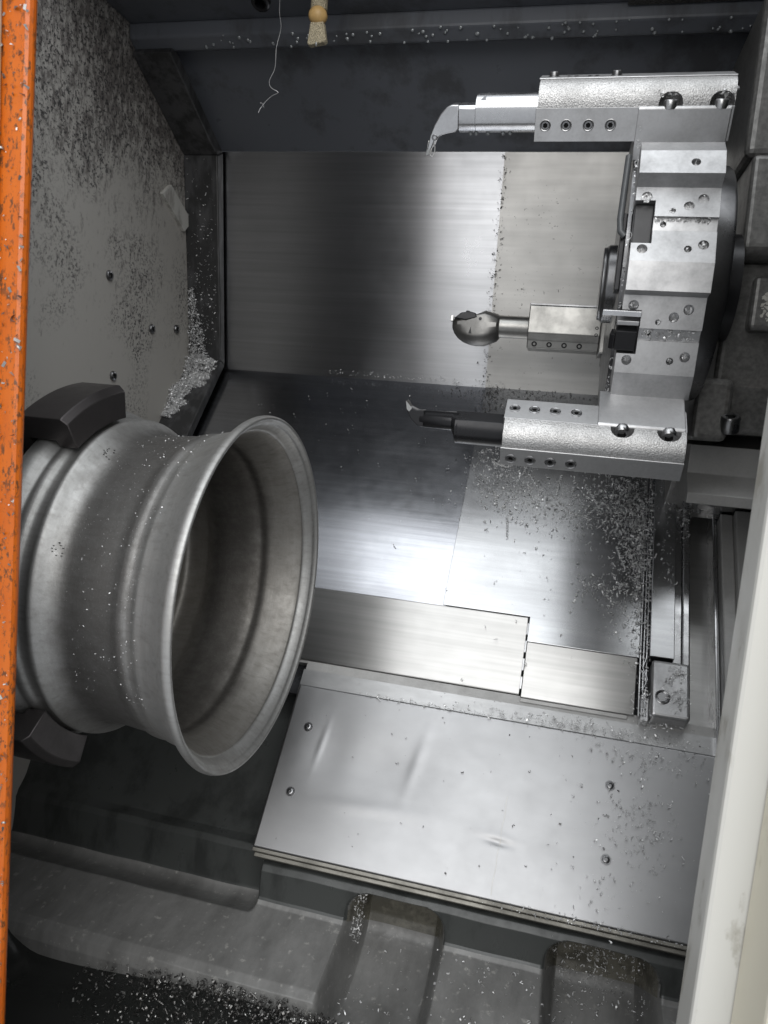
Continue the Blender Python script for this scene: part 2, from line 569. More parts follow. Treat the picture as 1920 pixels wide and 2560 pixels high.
# tray below with an uneven floor
def trayP(u, v):
    x, y = -.95 + 1.35 * u, .60 + .352 * v
    z = .508 + .006 * math.sin(9 * x + 5 * y) + .016 * math.exp(-((y - .93) / .05) ** 2) * (0.4 + .6 * math.sin(6 * x + 1) ** 2)
    z += .09 * smst(-.72, -.90, x) * smst(.80, .98, y) + .05 * smst(-.80, -.95, x)
    return (x, y, z)
tr = sheet_grid(trayP, 90, 40).build('chip_tray', M_TRAY, smooth=True)
tag(tr, 'black wet chip tray with pale coolant scum', kind='structure')
tag(MB().box(-1.25, .80, .62, .648, .20, .60).build('front_sill', M_BEIGE), 'beige sill below the door opening', kind='structure')
tag(MB().box(.62, .66, .64, 1.85, .3, 2.17).build('right_wall', M_DARKSHEET), 'dark sheet wall on the tailstock side', kind='structure')
tag(MB().box(XW, .66, 1.86, 1.90, .3, 2.17).build('rear_shell', M_DARKSHEET), 'dark rear shell of the enclosure', kind='structure')

# ------------------------------------------------------------------ slanted way cover
wc = thing('way_cover', 'brushed steel telescopic way cover sloping down behind the wheel', 'way cover', tuple(S(-.35, .4, 0)))
PA = np.array([0, -.5, -.866]); PN = np.array([0, -.866, .5])
MB().box(-.952, -.190, .0, .577, -.004, 0, **SLF).build('cover_sheet', M_SLANT, wc, bevel=.0006)
MB().add([S(x, s_, h) for h in (.0040, .0012) for x, s_ in ((-.196, 0), (.171, 0), (.171, .627), (-.0285, .627), (-.0285, .5765), (-.196, .5765))],
         [(0, 1, 2, 3, 4, 5), (11, 10, 9, 8, 7, 6)] + [(i, (i + 1) % 6, 6 + (i + 1) % 6, 6 + i) for i in range(6)]).build('cover_sheet', M_SLANT2, wc, bevel=.0006)
fo = S(0, .577, 0)
MB().box(-.952, -.030, 0, .147, -.004, .0025, O=fo, A=PA, B=PN).build('apron', M_APRON, wc, bevel=.002)
fo2 = S(0, .627, .001)
MB().box(-.0285, .169, 0, .103, -.004, .0015, O=fo2, A=PA, B=PN).build('apron', M_APRON, wc, bevel=.0015)
hem = MB().box(-.86, -.031, .1475, .153, -.030, -.001, O=fo, A=PA, B=PN)
hem.build('hem', M_SADDLE, wc, bevel=.001)
MB().box(-.0285, .158, .1035, .111, -.030, -.001, O=fo2, A=PA, B=PN).build('hem', M_SADDLE, wc, bevel=.001)
# flattened seam tabs at the step
st = MB()
for k in range(4):
    st.box(-.0315, -.0272, .012 + k * .034, .034 + k * .034, .0026, .0042, O=fo, A=PA, B=PN)
st.build('seam_tab', M_RAIL, wc)
MB().box(-.95, .62, .60, .78, -.075, -.060, **SLF).build('gap_sheet', M_DARKSHEET, wc)

# ------------------------------------------------------------------ lower cover plate
lc = thing('cover_plate', 'dented bare steel cover plate with button screws, lowest on the slope', 'cover plate', tuple(S(-.08, .92, -.012)))
def coverP(u, v):
    x = -.437 + (.36 + .437) * u
    s = .776 + (1.065 - .776) * v
    h = -.012
    def dent(cx, cs, rx, rs, a, rot=0.0):
        ca, sa = math.cos(rot), math.sin(rot)
        dx, ds = x - cx, s - cs
        return a * math.exp(-(((dx * ca + ds * sa) / rx) ** 2 + ((ds * ca - dx * sa) / rs) ** 2))
    h -= dent(-.255, .900, .085, .055, .0042)
    h -= dent(-.345, .885, .035, .060, .0016)
    h += dent(-.245, .968, .075, .012, .0014, -.05)
    h += dent(-.190, .880, .010, .050, .0009, .18)
    h += dent(-.366, .878, .005, .036, .0006, .1)
    h -= dent(-.035, .979, .020, .0048, .0026, .06)
    h += dent(-.035, .972, .030, .007, .0007, .06)
    h += .0008 * math.sin(7 * x + 2) * math.sin(11 * s)
    return tuple(S(x, s, h))
plate = sheet_grid(coverP, 230, 96).build('plate', M_COVER, lc, smooth=True)
so = plate.modifiers.new('thickness', 'SOLIDIFY')
so.thickness, so.offset = .0025, -1
MB().box(-.437, .36, 1.0655, 1.072, -.036, -.0135, **SLF).build('edge_fold', M_FOLD, lc, bevel=.0012)
MB().box(-.434, .36, 1.072, 1.079, -.040, -.0215, **SLF).build('edge_fold', M_FOLD, lc, bevel=.0012)
MB().box(-.434, .36, .78, 1.064, -.036, -.026, **SLF).build('side_fold', M_SADDLE, lc)
MB().box(-.440, .36, .742, .790, -.0235, -.0205, **SLF).build('top_strip', M_STRIP, lc)
MB().box(-.437, .36, .725, .744, -.055, -.0215, **SLF).build('strip_fold', M_SADDLE, lc)

rn = MB()
rp = [(-.028 - .0008 * math.sin(k * 1.3) - .0004 * k, .905 + .0085 * k) for k in range(19)]
for (xa, sa_), (xb, sb_) in zip(rp[:-1], rp[1:]):
    ha, hb = [((Vector(coverP((x_ + .437) / .797, (s__ - .776) / .289)) - Vector(tuple(SO))).dot(Vector(SN))) + .0004 for x_, s__ in ((xa, sa_), (xb, sb_))]
    rn.add([S(xa - .0004, sa_, ha), S(xa + .0004, sa_, ha), S(xb + .0004, sb_, hb), S(xb - .0004, sb_, hb)], [(0, 1, 2, 3)])
rn.build('dried_coolant_run', M_RUN, lc)
def set_screw(r, depth=.004, rim=.0):
    """ring-topped screw with a hex socket, axis +Z, top at z=0"""
    m = MB()
    n = 24
    hexr = r * .52
    def hx(a):
        k = math.radians((math.degrees(a) % 60) - 30)
        return hexr * math.cos(math.radians(30)) / math.cos(k)
    ang = [2 * math.pi * i / n for i in range(n)]
    rings = [([r * 1.0] * n, -depth), ([r] * n, -r * .18), ([r * .86] * n, 0.0), ([hx(a) * 1.12 for a in ang], 0.0), ([hx(a) for a in ang], -r * .12), ([hx(a) for a in ang], -depth * .9 - r * .3)]
    for rr, z in rings:
        m.v += [(rr[i] * math.cos(ang[i]), rr[i] * math.sin(ang[i]), z) for i in range(n)]
    for k in range(len(rings) - 1):
        for i in range(n):
            m.f.append((k * n + i, k * n + (i + 1) % n, (k + 1) * n + (i + 1) % n, (k + 1) * n + i))
    m.second = 4 * n
    m.f.append(tuple((len(rings) - 1) * n + i for i in range(n)))
    return m
def put(m, P, axis, spin=0.0):
    """moves a mesh built along +Z to P with its axis along axis"""
    q = Vector((0, 0, 1)).rotation_difference(Vector(axis).normalized()).to_matrix()
    q = q @ Matrix.Rotation(spin, 3, 'Z')
    m.v = [tuple(q @ Vector(v) + Vector(tuple(P))) for v in m.v]
    return m
def button(r):
    m = set_screw(r, r * .55)
    m.v = [(x, y, z + r * .55 - .35 * r * max(0, (math.hypot(x, y) / r) - .55)) for x, y, z in m.v]
    return m
for x, s in ((-.398, .852), (-.398, .968), (.135, .856), (.135, .971)):
    w_ = MB().lathe([(0, .0082), (.0012, .0082), (.0012, .0)], S(x, s, -.0118), SN, 24)
    w_.build('washer', M_BOLT, plate)
    put(button(.0060), S(x, s, -.0105), SN, x * 7).build('button_screw', M_BOLT, plate, smooth=True)

# ------------------------------------------------------------------ wheel rim in the chuck
AX = np.array([-.40, .97, 1.14])
wr = thing('wheel_rim', 'bare cast aluminium wheel rim clamped in the chuck jaws, open end facing right', 'wheel rim', tuple(AX))
outer = [(.0015, .2460), (.0022, .2490), (.000, .2512), (-.005, .2518), (-.010, .2500), (-.016, .2450), (-.024, .2385), (-.036, .2310), (-.050, .2258),
         (-.060, .2236), (-.064, .2214), (-.068, .2196), (-.073, .2190), (-.077, .2196), (-.081, .2200), (-.087, .2192), (-.092, .2172), (-.100, .2148),
         (-.118, .2130), (-.140, .2110), (-.158, .2100), (-.170, .2120), (-.180, .2172), (-.188, .2238), (-.194, .2288), (-.198, .2306), (-.2015, .2300),
         (-.204, .2268), (-.210, .2256), (-.216, .2268), (-.221, .2306), (-.226, .2322), (-.231, .2320), (-.236, .2352), (-.243, .2402), (-.250, .2424), (-.257, .2422), (-.263, .2395), (-.265, .2340)]
inner = [(-.262, .180), (-.252, .150), (-.240, .150), (-.238, .180), (-.234, .212), (-.222, .219), (-.205, .2165), (-.190, .213), (-.176, .2035), (-.150, .1995),
         (-.115, .2030), (-.098, .2065), (-.088, .2105), (-.076, .2098), (-.064, .2128), (-.048, .2170), (-.034, .2222), (-.0225, .2280), (-.0205, .2300),
         (-.0185, .2318), (-.012, .2352), (-.0060, .2392), (-.0045, .2412), (-.0020, .2436)]
import itertools
def densify(p, k=2):
    p = np.array(p); out = []
    for i in range(len(p)):
        p0, p1, p2, p3 = p[i - 1], p[i], p[(i + 1) % len(p)], p[(i + 2) % len(p)]
        for j in range(k):
            t = j / k
            out.append(tuple(.5 * (2 * p1 + (p2 - p0) * t + (2 * p0 - 5 * p1 + 4 * p2 - p3) * t * t + (3 * p1 - p0 - 3 * p2 + p3) * t ** 3)))
    return out
rb = MB().lathe(densify(outer + inner, 3), AX, (1, 0, 0), 160, close=True)
rim = rb.build('barrel', M_RIM, wr, smooth=True)
rim.data.materials.append(M_RIM_IN)          # darker copy of the rim metal inside the barrel
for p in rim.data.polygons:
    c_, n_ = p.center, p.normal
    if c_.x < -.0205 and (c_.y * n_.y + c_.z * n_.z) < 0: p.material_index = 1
vt = MB().tube([AX + np.array([-.085 - k * .0, .2195 * math.cos(R(a)), .2195 * math.sin(R(a))]) for k, a in ((0, 52), (0, 54))], .003, 8)
# tiny stamped marks on the bright ring
mk = MB()
for base, cnt in ((118.0, 12), (158.0, 11)):
    for i in range(cnt):
        a = R(base + i * .45 + .5 * rng.random()); x = -.172 - .012 * rng.random()
        rr = np.interp(-x, [.158, .170, .180, .188], [.2100, .2120, .2172, .2238]) + .0004
        c = AX + np.array([x, rr * math.cos(a), rr * math.sin(a)])
        mk.box(c[0] - .0012, c[0] + .0012, -.0004, .0004, -.0004, .0004, O=(0, c[1], c[2]))
mk.build('stamped_mark', M_BOLT, wr)['kind'] = 'stuff'

ck = thing('chuck', 'dark steel lathe chuck with thick curved jaws gripping the wheel rim', 'chuck', (XW, AX[1], AX[2]))
MB().lathe([(-.95, 0), (-.95, .20), (-.80, .20), (-.79, .19), (-.79, .06), (-.86, .06)], (0, AX[1], AX[2]), (1, 0, 0), 64).build('body', M_JAW, ck, smooth=True)
jp = [(-.604, .2335), (-.604, .2705), (-.612, .2790), (-.672, .2790), (-.706, .2480), (-.700, .2000), (-.78, .19), (-.79, .12), (-.672, .12), (-.672, .2440), (-.632, .2440), (-.630, .2355)]
for k in range(3):
    a0 = 8 + 120 * k
    # angle from +Z towards the door (-Y)
    MB().lathe(jp, (0, AX[1], AX[2]), (1, 0, 0), 20, a0, a0 + 28, close=True, cap=True).build('jaw', M_JAW, ck, smooth=True, bevel=.0012)

# ------------------------------------------------------------------ tool turret
TC = np.array([0.0, 1.275, 1.645])
tt = thing('tool_turret', 'twelve-sided steel tool turret with stepped stations and chip filled holes', 'turret', (0.10, 1.275, 1.645))
def pol(th, t, a):
    th = R(th)
    return (TC[1] - a * math.cos(th) + t * math.sin(th), TC[2] - a * math.sin(th) - t * math.cos(th))
TH0 = -5.0
full, notch = [], []
for k in range(12):
    th = TH0 + 30 * k
    A1 = [(-.052, .2530), (-.0125, .2630)]
    G = [(-.0125, .2570), (.0045, .2570)]
    B1 = [(.0045, .2605), (.046, .2715), (.0810, .2660), (.0812, .2645)]
    if k == 11: A1, G = [(-.066, .225), (.018, .225)], [(.018, .230), (.0182, .2630)]; B1 = B1[1:]
    if k == 10: A1, G, B1 = [(-.066, .225)], [(.0, .228)], [(.06, .225)]
    full += [pol(th, *p) for p in A1 + G + B1]
    nn = [(-.052, .2530), (-.034, .2576), (-.034, .190), (.022, .190), (.022, .2650), (.046, .2715), (.0810, .2660), (.0812, .2645)]
    if k == 11: nn = [(-.066, .225), (.018, .225), (.0182, .2630)] + nn[5:]
    if k == 10: nn = [(-.066, .225), (.06, .225)]
    notch += [pol(th, *p) for p in nn]
dk = MB()
dk.prism(full, .0765, .1525)
disc = dk.build('station_ring', M_TURRET, tt)
dn = MB()
dn.prism(notch, .052, .0768)
disc2 = dn.build('front_ring', M_TURRET, tt)
# drilled holes
def cyl(m, P, ax, r, d, n=20):
    q = MB().lathe([(-d, 0), (-d, r), (.02, r), (.02, 0)], P, ax, n)
    return m.add(q.v, q.f)
def st_pt(k, x, t, a):
    y, z = pol(TH0 + 30 * k, t, a)
    return (x, y, z)
def st_n(k):
    th = R(TH0 + 30 * k)
    return (0, -math.cos(th), -math.sin(th))
hole_spots = []
for k in (0, 1):
    hole_spots += [(k, .1165, -.0270, .263, .0062), (k, .133, -.0370, .262, .0064), (k, .098, -.0205, .264, .0034), (k, .138, .0225, .264, .0064), (k, .120, .0285, .265, .0046), (k, .0885, -.0045, .257, .0038)]
    hole_spots += [(k, .0655, -.0395, .2620, .0064), (k, .0660, .0300, .2650, .0064)]
hole_spots += [(-1, .118, .064, .2690, .0056)]
c1, c2 = MB(), MB()
for k, x, t, a, r in hole_spots:
    cyl(c1 if x > .0768 else c2, st_pt(k, x, t, a), st_n(k), r, .012)
cut(disc, c1.build('cutter', M_HOLE))
cut(disc2, c2.build('cutter', M_HOLE))
for d_ in (disc, disc2):
    b = d_.modifiers.new('bevel', 'BEVEL'); b.width, b.segments, b.limit_method, b.angle_limit = .0009, 2, 'ANGLE', R(25)
MB().box(.0535, .0764, -.0335, .0215, .200, .2440, O=(0, TC[1], TC[2]), A=(0, math.sin(R(TH0)), -math.cos(R(TH0))), B=(0, -math.cos(R(TH0)), -math.sin(R(TH0)))).build('notch_dark_block', M_NOTCH, tt, bevel=.001)  # dark block added inside the notch to make it read dark
# hub cap, rear flange, face plate
MB().lathe([(.052, .060), (.034, .060), (.030, .056), (.026, .056), (.026, 0)], TC, (1, 0, 0), 64).build('hub_cap', M_BOLT, tt, smooth=True, bevel=.0015)
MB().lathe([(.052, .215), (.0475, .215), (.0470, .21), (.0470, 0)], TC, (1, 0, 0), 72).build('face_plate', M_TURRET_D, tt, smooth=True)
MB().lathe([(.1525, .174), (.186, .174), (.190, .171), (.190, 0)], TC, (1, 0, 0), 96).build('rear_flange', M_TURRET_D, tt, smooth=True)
MB().lathe([(.190, .080), (.222, .080), (.222, 0)], TC, (1, 0, 0), 72).build('rear_collar', M_BLACK, tt, smooth=True)
# glassy coolant tube and bracket on the face
MB().tube([(.040, 1.080, 1.775), (.039, 1.075, 1.735), (.038, 1.07, 1.690), (.040, 1.066, 1.674), (.046, 1.066, 1.668)], .0045, 10).build('coolant_tube', M_RUBBER, tt, smooth=True)
MB().box(.0405, .047, 1.075, 1.105, 1.60, 1.70).build('bracket', M_BLACK, tt, bevel=.001)

# black turning tool clamped in the lower station
tool = thing('turning_tool', 'small black turning tool wedged into the lower turret station', 'cutting tool', st_pt(1, .05, .0, .25))
e = R(TH0 + 30)
TN = np.array([0, -math.cos(e), -math.sin(e)]); TTg = np.array([0, math.sin(e), -math.cos(e)])
TO = np.array([0, TC[1], TC[2]])
MB().prism([(-.010, .236), (.019, .236), (.018, .2660), (-.009, .2690)], .0475, .0745, O=TO, A=TTg, B=TN).build('shank', M_BLACK, tool, bevel=.0012)
MB().prism([(.0470, .238), (.0470, .2640), (.0405, .2600), (.043, .238)], -.002, .018, O=TO, A=(1, 0, 0), B=TN, C=TTg).add([], []).build('ground_tip', M_BLACK, tool, bevel=.001)
blade = MB().prism([(.030, .262), (.076, .264), (.076, .2665), (.028, .2650)], -.0345, -.0275, O=TO, A=(1, 0, 0), B=TN, C=TTg)
blade.build('clamp_blade', M_BAR, tool, bevel=.0005)
MB().prism([(-.0205, .240), (-.0145, .240), (-.0145, .262), (-.0205, .262)], .048, .0755, O=TO, A=TTg, B=TN).build('wedge', M_FLAT, tool, bevel=.0008)

# ------------------------------------------------------------------ tool holders
def socket_bolt(r, h):
    m = set_screw(r, h + .004)
    return m
def holder(name, label, O, elev, x0, x1, bx0, bx1, bolts, fronts, outs, raised, obase=-.052, hollow=None):
    el = R(elev)
    f = np.array([0, -math.cos(el), math.sin(el)])
    sgn = 1 if elev < 0 else -1
    o = np.array([0, math.sin(el) * sgn, math.cos(el) * sgn])
    if elev > 0: o = np.array([0, -math.sin(el), -math.cos(el)])
    F = dict(O=np.array(O), A=f, B=o)
    t = thing(name, label, 'tool holder', ((x0 + x1) / 2, O[1], O[2]), 'turret tool holders')
    MB().prism([(-.036, -.029), (.034, -.029), (.034, .0115), (.034, .012), (-.036, .012)], x0, x1, **F).build('barrel', M_FLAT, t, bevel=.0016)
    brl = [c for c in bpy.data.objects if c.parent == t and c.name.startswith('barrel')][0]
    hb = MB()
    for sx in fronts:
        q = MB().lathe([(-.009, 0), (-.009, .0057), (.01, .0057), (.01, 0)], np.array(O) + f * .034 - o * .009 + np.array([sx, 0, 0]), f, 20)
        hb.add(q.v, q.f)
    brl = [c for c in bpy.data.objects if c.parent == t and c.name.startswith('barrel')][0]
    cut(brl, hb.build('cutter', M_HOLE))
    ob_ = -.036 if elev < 0 else -.022
    cs = [(ob_, .0122)] + [(.0337, .0122)]
    for a in (12, 25, 38, 52, 66, 78):
        cs.append((.0337 - .024 * (1 - math.cos(R(a))) * 1.0, .0122 + .030 * math.sin(R(a))))
    cs += [(.008, .0432), (ob_, .0432)]
    cshell = MB().prism(cs, x0 + .002, x1 - .001, **F).build('cast_shell', M_CAST, t)
    cu = MB()
    for bx in bolts:
        P = np.array(O) + f * .0335 + np.array([bx, 0, 0])
        q = MB().lathe([(-.02, 0), (-.02, .0150), (.016, .0150), (.021, .0140), (.025, .0115), (.028, .007), (.029, 0)], P, o, 28)
        cu.add(q.v, q.f)
    for sx in outs:
        q = MB().lathe([(-.009, 0), (-.009, .0057), (.01, .0057), (.01, 0)], np.array(O) + o * .0435 - f * .010 + np.array([sx, 0, 0]), o, 20)
        cu.add(q.v, q.f)
    cut(cshell, cu.build('cutter', M_HOLE))
    cshell.data.polygons.foreach_set('use_smooth', [True] * len(cshell.data.polygons))
    smooth_angle(cshell.data, 40)
    MB().prism([(ob_, .0434), (.0085, .0434), (.0080, .0448), (ob_, .0448)], x0, x1, **F).build('outer_face', M_FLAT, t, bevel=.0006)
    of = [c for c in bpy.data.objects if c.parent == t and c.name.startswith('outer_face')][0]
    hb = MB()
    for sx in outs:
        q = MB().lathe([(-.009, 0), (-.009, .0057), (.01, .0057), (.01, 0)], np.array(O) + o * .0445 - f * .010 + np.array([sx, 0, 0]), o, 20)
        hb.add(q.v, q.f)
    cut(of, hb.build('cutter', M_HOLE))
    bse = MB().prism([(-.042, obase), (.0362, obase), (.0362, .0100), (.0340, .0126), (-.042, .0126)], bx0, bx1, **F).build('base', M_FLAT, t, bevel=.0012)
    for bx in bolts:
        P = np.array(O) + f * .0275 + o * .0200 + np.array([bx, 0, 0])
        put(socket_bolt(.0104, .0070), P, o, bx * 30).build('cap_bolt', M_SCREW, bse, smooth=True)
    for sx in fronts:
        P = np.array(O) + f * .0346 - o * .009 + np.array([sx, 0, 0])
        MB().lathe([(-.001, .0074), (.0004, .0074), (.0006, .0068), (.0002, .0060)], P, f, 24).build('screw_rim', M_SCREW, brl, smooth=True)
        put(set_screw(.0058, .006), P, f, sx * 21).build('set_screw', M_BOLT, brl, smooth=True)
    for sx, up in zip(outs, raised):
        P = np.array(O) + o * (.0450 + up) - f * .010 + np.array([sx, 0, 0])
        MB().lathe([(-.001, .0076), (.0004, .0076), (.0006, .0068), (.0002, .0060)], P - o * up, o, 24).build('screw_rim', M_SCREW, of, smooth=True)
        put(set_screw(.0062, .004 + up), P, o, sx * 33).build('set_screw', M_BOLT, of, smooth=True)
    return t, f, o

OT = (0, 1.10, 1.836)
_, ft, ot = holder('tool_holder', 'grey cast tool holder bolted on top of the turret', OT, -28, -.088, .161, .044, .158, (.083, .145),
                   (-.074, -.0465, -.0175, .0110), (-.070, -.045, -.018, .012), (.006, 0, 0, .006))
OL = (0, 1.05, 1.398)
_, fw, ow = holder('tool_holder', 'grey cast tool holder hanging below the turret, lowest of the three', OL, 50, -.0845, .150, .038, .148, (.070, .128),
                   (-.072, -.0455, -.018, .010), (-.070, -.044, -.017, .010), (0, 0, 0, 0), obase=-.060)

# top boring bar
bt = thing('boring_bar', 'bright steel grooving bar with hooked head in the upper holder', 'boring bar', (-.14, OT[1], OT[2]), 'boring bars in the turret')
F = dict(O=np.array(OT) + ot * .003, A=ft, B=ot)
poly = [(.0225, -.0100), (.0225, .0085)] + [(.0245 * math.cos(R(a)), .0245 * math.sin(R(a))) for a in (28, 42, 58, 75, 95, 120, 150, 180, 210, 240, 262, 285, 305, 325)]
MB().prism(poly, -.172, -.086, **F).build('shank', M_BAR, bt, smooth=True, bevel=.0006)
poly2 = [(.0222, -.0100), (.0222, .0080), (.018, .0120), (-.015, .0120), (-.022, .004)] + [(.0243 * math.cos(R(a)), .0243 * math.sin(R(a))) for a in (205, 235, 262, 285, 305, 325)]
MB().prism(poly2, -.196, -.1715, **F).build('neck', M_BAR, bt, smooth=True, bevel=.0006)
# sloping shoulder where the full bar begins
MB().prism([(-.1718, .0122), (-.1580, .0122), (-.1580, .0240), (-.1585, .0240)], -.016, .0170, O=np.array(OT) + ot * .003, A=(1, 0, 0), B=ot, C=ft).build('shoulder', M_BAR, bt)
hp = [(-.1945, .0130), (-.1945, -.0170), (-.198, -.0205), (-.2105, -.0225), (-.2205, -.0255), (-.2290, -.0320), (-.2335, -.0420), (-.2400, -.0440), (-.2375, -.0360),
      (-.2350, -.0255), (-.2290, -.0120), (-.2200, .0020), (-.2110, .0105), (-.2040, .0130)]
MB().prism(hp, -.004, .0240, O=np.array(OT) + ot * .003, A=(1, 0, 0), B=ot, C=ft).build('head', M_BAR, bt, smooth=True, bevel=.0012)
put(set_screw(.0042), np.array(OT) + np.array([-.2285, 0, 0]) - ot * .0245 + ft * .0252, ft).build('insert_screw', M_BOLT, bt, smooth=True)
MB().prism([(-.2315, -.0330), (-.2375, -.0510), (-.2440, -.0525), (-.2420, -.0470), (-.2390, -.0320)], .006, .0200, O=np.array(OT) + ot * .003, A=(1, 0, 0), B=ot, C=ft).build('insert', M_INSERT, bt, bevel=.0006)
MB().tube([np.array(OT) + np.array([x, 0, 0]) + ot * z + ft * .014 for x, z in ((-.239, -.047), (-.234, -.051), (-.2305, -.046), (-.2300, -.038), (-.2325, -.032))], .0008, 6).build('hanging_swarf', M_CHIP, bt, smooth=True)
dm = MB()
for x in (-.180, -.172, -.155, -.134, -.124):
    P = np.array(OT) + np.array([x, 0, 0]) - ot * .0215 + ft * .004
    dm.lathe([(-.001, .0030), (.0012, .0030), (.0028, .0018), (.0032, 0)], P, -ot, 10)
dm.build('coolant_drop', M_DROP, bt, smooth=True)

# lower black boring bar
bl = thing('boring_bar', 'black boring bar with thin stepped nose in the lower holder', 'boring bar', (-.12, OL[1], OL[2]), 'boring bars in the turret')
F = dict(O=np.array(OL), A=fw, B=ow)
poly = [(.0215, -.010), (.0215, .010)] + [(.0228 * math.cos(R(a)), .0228 * math.sin(R(a))) for a in (38, 55, 75, 100, 130, 160, 180, 210, 240, 262, 285, 305, 322)]
MB().prism(poly, -.152, -.083, **F).build('shank', M_BLACK, bl, smooth=True, bevel=.0006)
up = np.array([0, -.1, .99]); fr = np.array([0, -.99, -.1])
N0 = np.array(OL) + up * .009
MB().lathe([(-.1725, .0), (-.1640, .0133), (-.1600, .0136)], N0, (1, 0, 0), 24)
nose = MB().lathe([(-.206, .0), (-.2055, .0102), (-.2035, .0118), (-.158, .0132), (-.1515, .0215), (-.148, .0222), (-.148, 0)], N0 - up * .001, (1, 0, 0), 28)
# taper the cone into the bar that sits lower
nose.v = [(x, y, z - (.008 if x > -.154 else 0)) for x, y, z in nose.v]
nose.build('nose', M_BLACK, bl, smooth=True)
MB().prism([(-.1980, -.0118), (-.1980, .0118), (-.2080, .0112), (-.2185, .0155), (-.2250, .0240), (-.2232, .0100), (-.2165, -.0020), (-.2075, -.0100)], -.009, .0112, O=N0, A=(1, 0, 0), B=up, C=fr).build('tip', M_BLACK, bl, bevel=.001)
MB().prism([(-.2246, .0232), (-.2150, .0135), (-.2190, .0085), (-.2225, .0115)], .0113, .0128, O=N0, A=(1, 0, 0), B=up, C=fr).build('insert', M_INSERT, bl)

# middle holder and bar at the back of the turret
mh = thing('tool_holder', 'dark oily tool holder at the back of the turret, in the middle', 'tool holder', (-.03, 1.5, 1.60), 'turret tool holders')
OM = np.array([0, 1.50, 1.600])
hexp = [(-.040, .006), (-.036, .036), (.030, .038), (.044, .0365), (.044, -.014), (.030, -.026), (.026, -.0405), (-.03, -.0405)]
# axis A towards the door, B up
MB().prism(hexp, -.093, .040, O=OM, A=(0, -1, 0), B=(0, 0, 1)).build('barrel', M_BARD, mh, bevel=.0016)
MB().prism([(-.03, .0372), (.044, .0372), (.044, .0410), (-.03, .0410)], -.093, .041, O=OM, A=(0, -1, 0), B=(0, 0, 1)).build('top_flange', M_BOLT, mh, bevel=.0008)
MB().box(.040, .056, -.05, .05, -.045, .045, O=OM, A=(0, -1, 0), B=(0, 0, 1)).build('base', M_BARD, mh, bevel=.002)
MB().box(.048, .056, 1.40, 1.56, 1.54, 1.67).build('mount_plate', M_TURRET_D, mh, bevel=.002)
for sx in (-.079, -.051, -.023, .005):
    nn_ = np.array([0, -.62, -.0]) ; 
    put(set_screw(.0052), OM + np.array([sx, -.0290, -.0330]), (0, -.96, -.26), sx * 20).build('set_screw', M_BLACK, mh, smooth=True)
for zz in (-.012, .0005):
    put(set_screw(.0032), OM + np.array([.033, -.0445, zz]), (0, -1, 0)).build('set_screw', M_BLACK, mh, smooth=True)
bmid = thing('boring_bar', 'steel boring bar with bulbous faceted head in the middle holder', 'boring bar', (-.16, 1.5, 1.6), 'boring bars in the turret')
MB().lathe([(-.156, 0), (-.156, .0215), (-.092, .0215), (-.092, 0)], OM, (1, 0, 0), 40).build('shank', M_BARD, bmid, smooth=True)
hd = MB().lathe([(-.150, .0), (-.150, .0245), (-.155, .0300), (-.178, .0400), (-.195, .0405), (-.208, .0385), (-.220, .0345), (-.231, .0275), (-.239, .0185), (-.2435, .0090), (-.2445, 0)], (0, 0, 0), (1, 0, 0), 64)
hv = []
for (x, y, z) in hd.v:
    if z > 0: z = min(z * .78, .0265) if x > -.19 else min(z * .60, .0140 + .6 * max(0, x + .20))
    y = max(y, -.0310 - .10 * (x + .20))
    hv.append((x, OM[1] + y, OM[2] + z))
hd.v = hv
hd.build('head', M_HEAD, bmid, smooth=True)
MB().prism([(-.238, .0075), (-.224, .0190), (-.206, .0215), (-.196, .0190), (-.192, .0110), (-.214, .0045)], .010, .0325, O=OM, A=(1, 0, 0), B=(0, 0, 1), C=(0, -1, 0)).build('clamp', M_BLACK, bmid, bevel=.002)
MB().lathe([(0, .0040), (.004, .0040), (.005, 0)], OM + np.array([-.213, -.018, .020]), (0, -.5, .85), 14).build('clamp_screw', M_BOLT, bmid, smooth=True)
MB().box(-.246, -.240, .008, .022, .003, .014, O=OM, A=(0, -1, 0), B=(0, 0, 1)).build('insert', M_INSERT, bmid, bevel=.0008)
MB().lathe([(0, .0030), (.0006, .0030), (.0006, 0)], OM + np.array([-.186, -.0330, .0085]), (0, -1, 0), 14).build('coolant_hole', M_BLACK, bmid)
MB().prism([(-.2065, -.020), (-.2010, -.020), (-.2035, -.008)], .0300, .0325, O=OM, A=(1, 0, 0), B=(0, 0, 1), C=(0, -1, 0)).build('chip_nick', M_BLACK, bmid)

# ------------------------------------------------------------------ turret housing at the right
ho = thing('turret_housing', 'dark grey oily turret housing behind the turret with socket bolt', 'turret housing', (.3, 1.35, 1.5))
MB().box(.215, .62, 1.27, 1.78, 1.840, 2.08).build('upper_block', M_HOUSE, ho, bevel=.012, seg=3)
MB().prism([(1.262, 1.842), (1.245, 1.70), (1.262, 1.688), (1.78, 1.688), (1.78, 1.842)], .226, .62).build('upper_cover', M_HOUSE, ho, bevel=.008, seg=3)
MB().prism([(1.285, 1.690), (1.30, 1.61), (1.31, 1.50), (1.335, 1.425), (1.78, 1.425), (1.78, 1.690)], .222, .62).build('body', M_HOUSE, ho, bevel=.010, seg=3)
MB().box(.255, .40, 1.276, 1.32, 1.585, 1.668).build('inspection_plate', M_HOUSE, ho, bevel=.008, seg=3)
MB().box(.195, .250, 1.29, 1.42, 1.41, 1.51).build('boss', M_HOUSE, ho, bevel=.01, seg=3)
MB().box(.268, .60, 1.262, 1.40, 1.765, 1.815).build('raised_pad', M_HOUSE, ho, bevel=.007, seg=3)
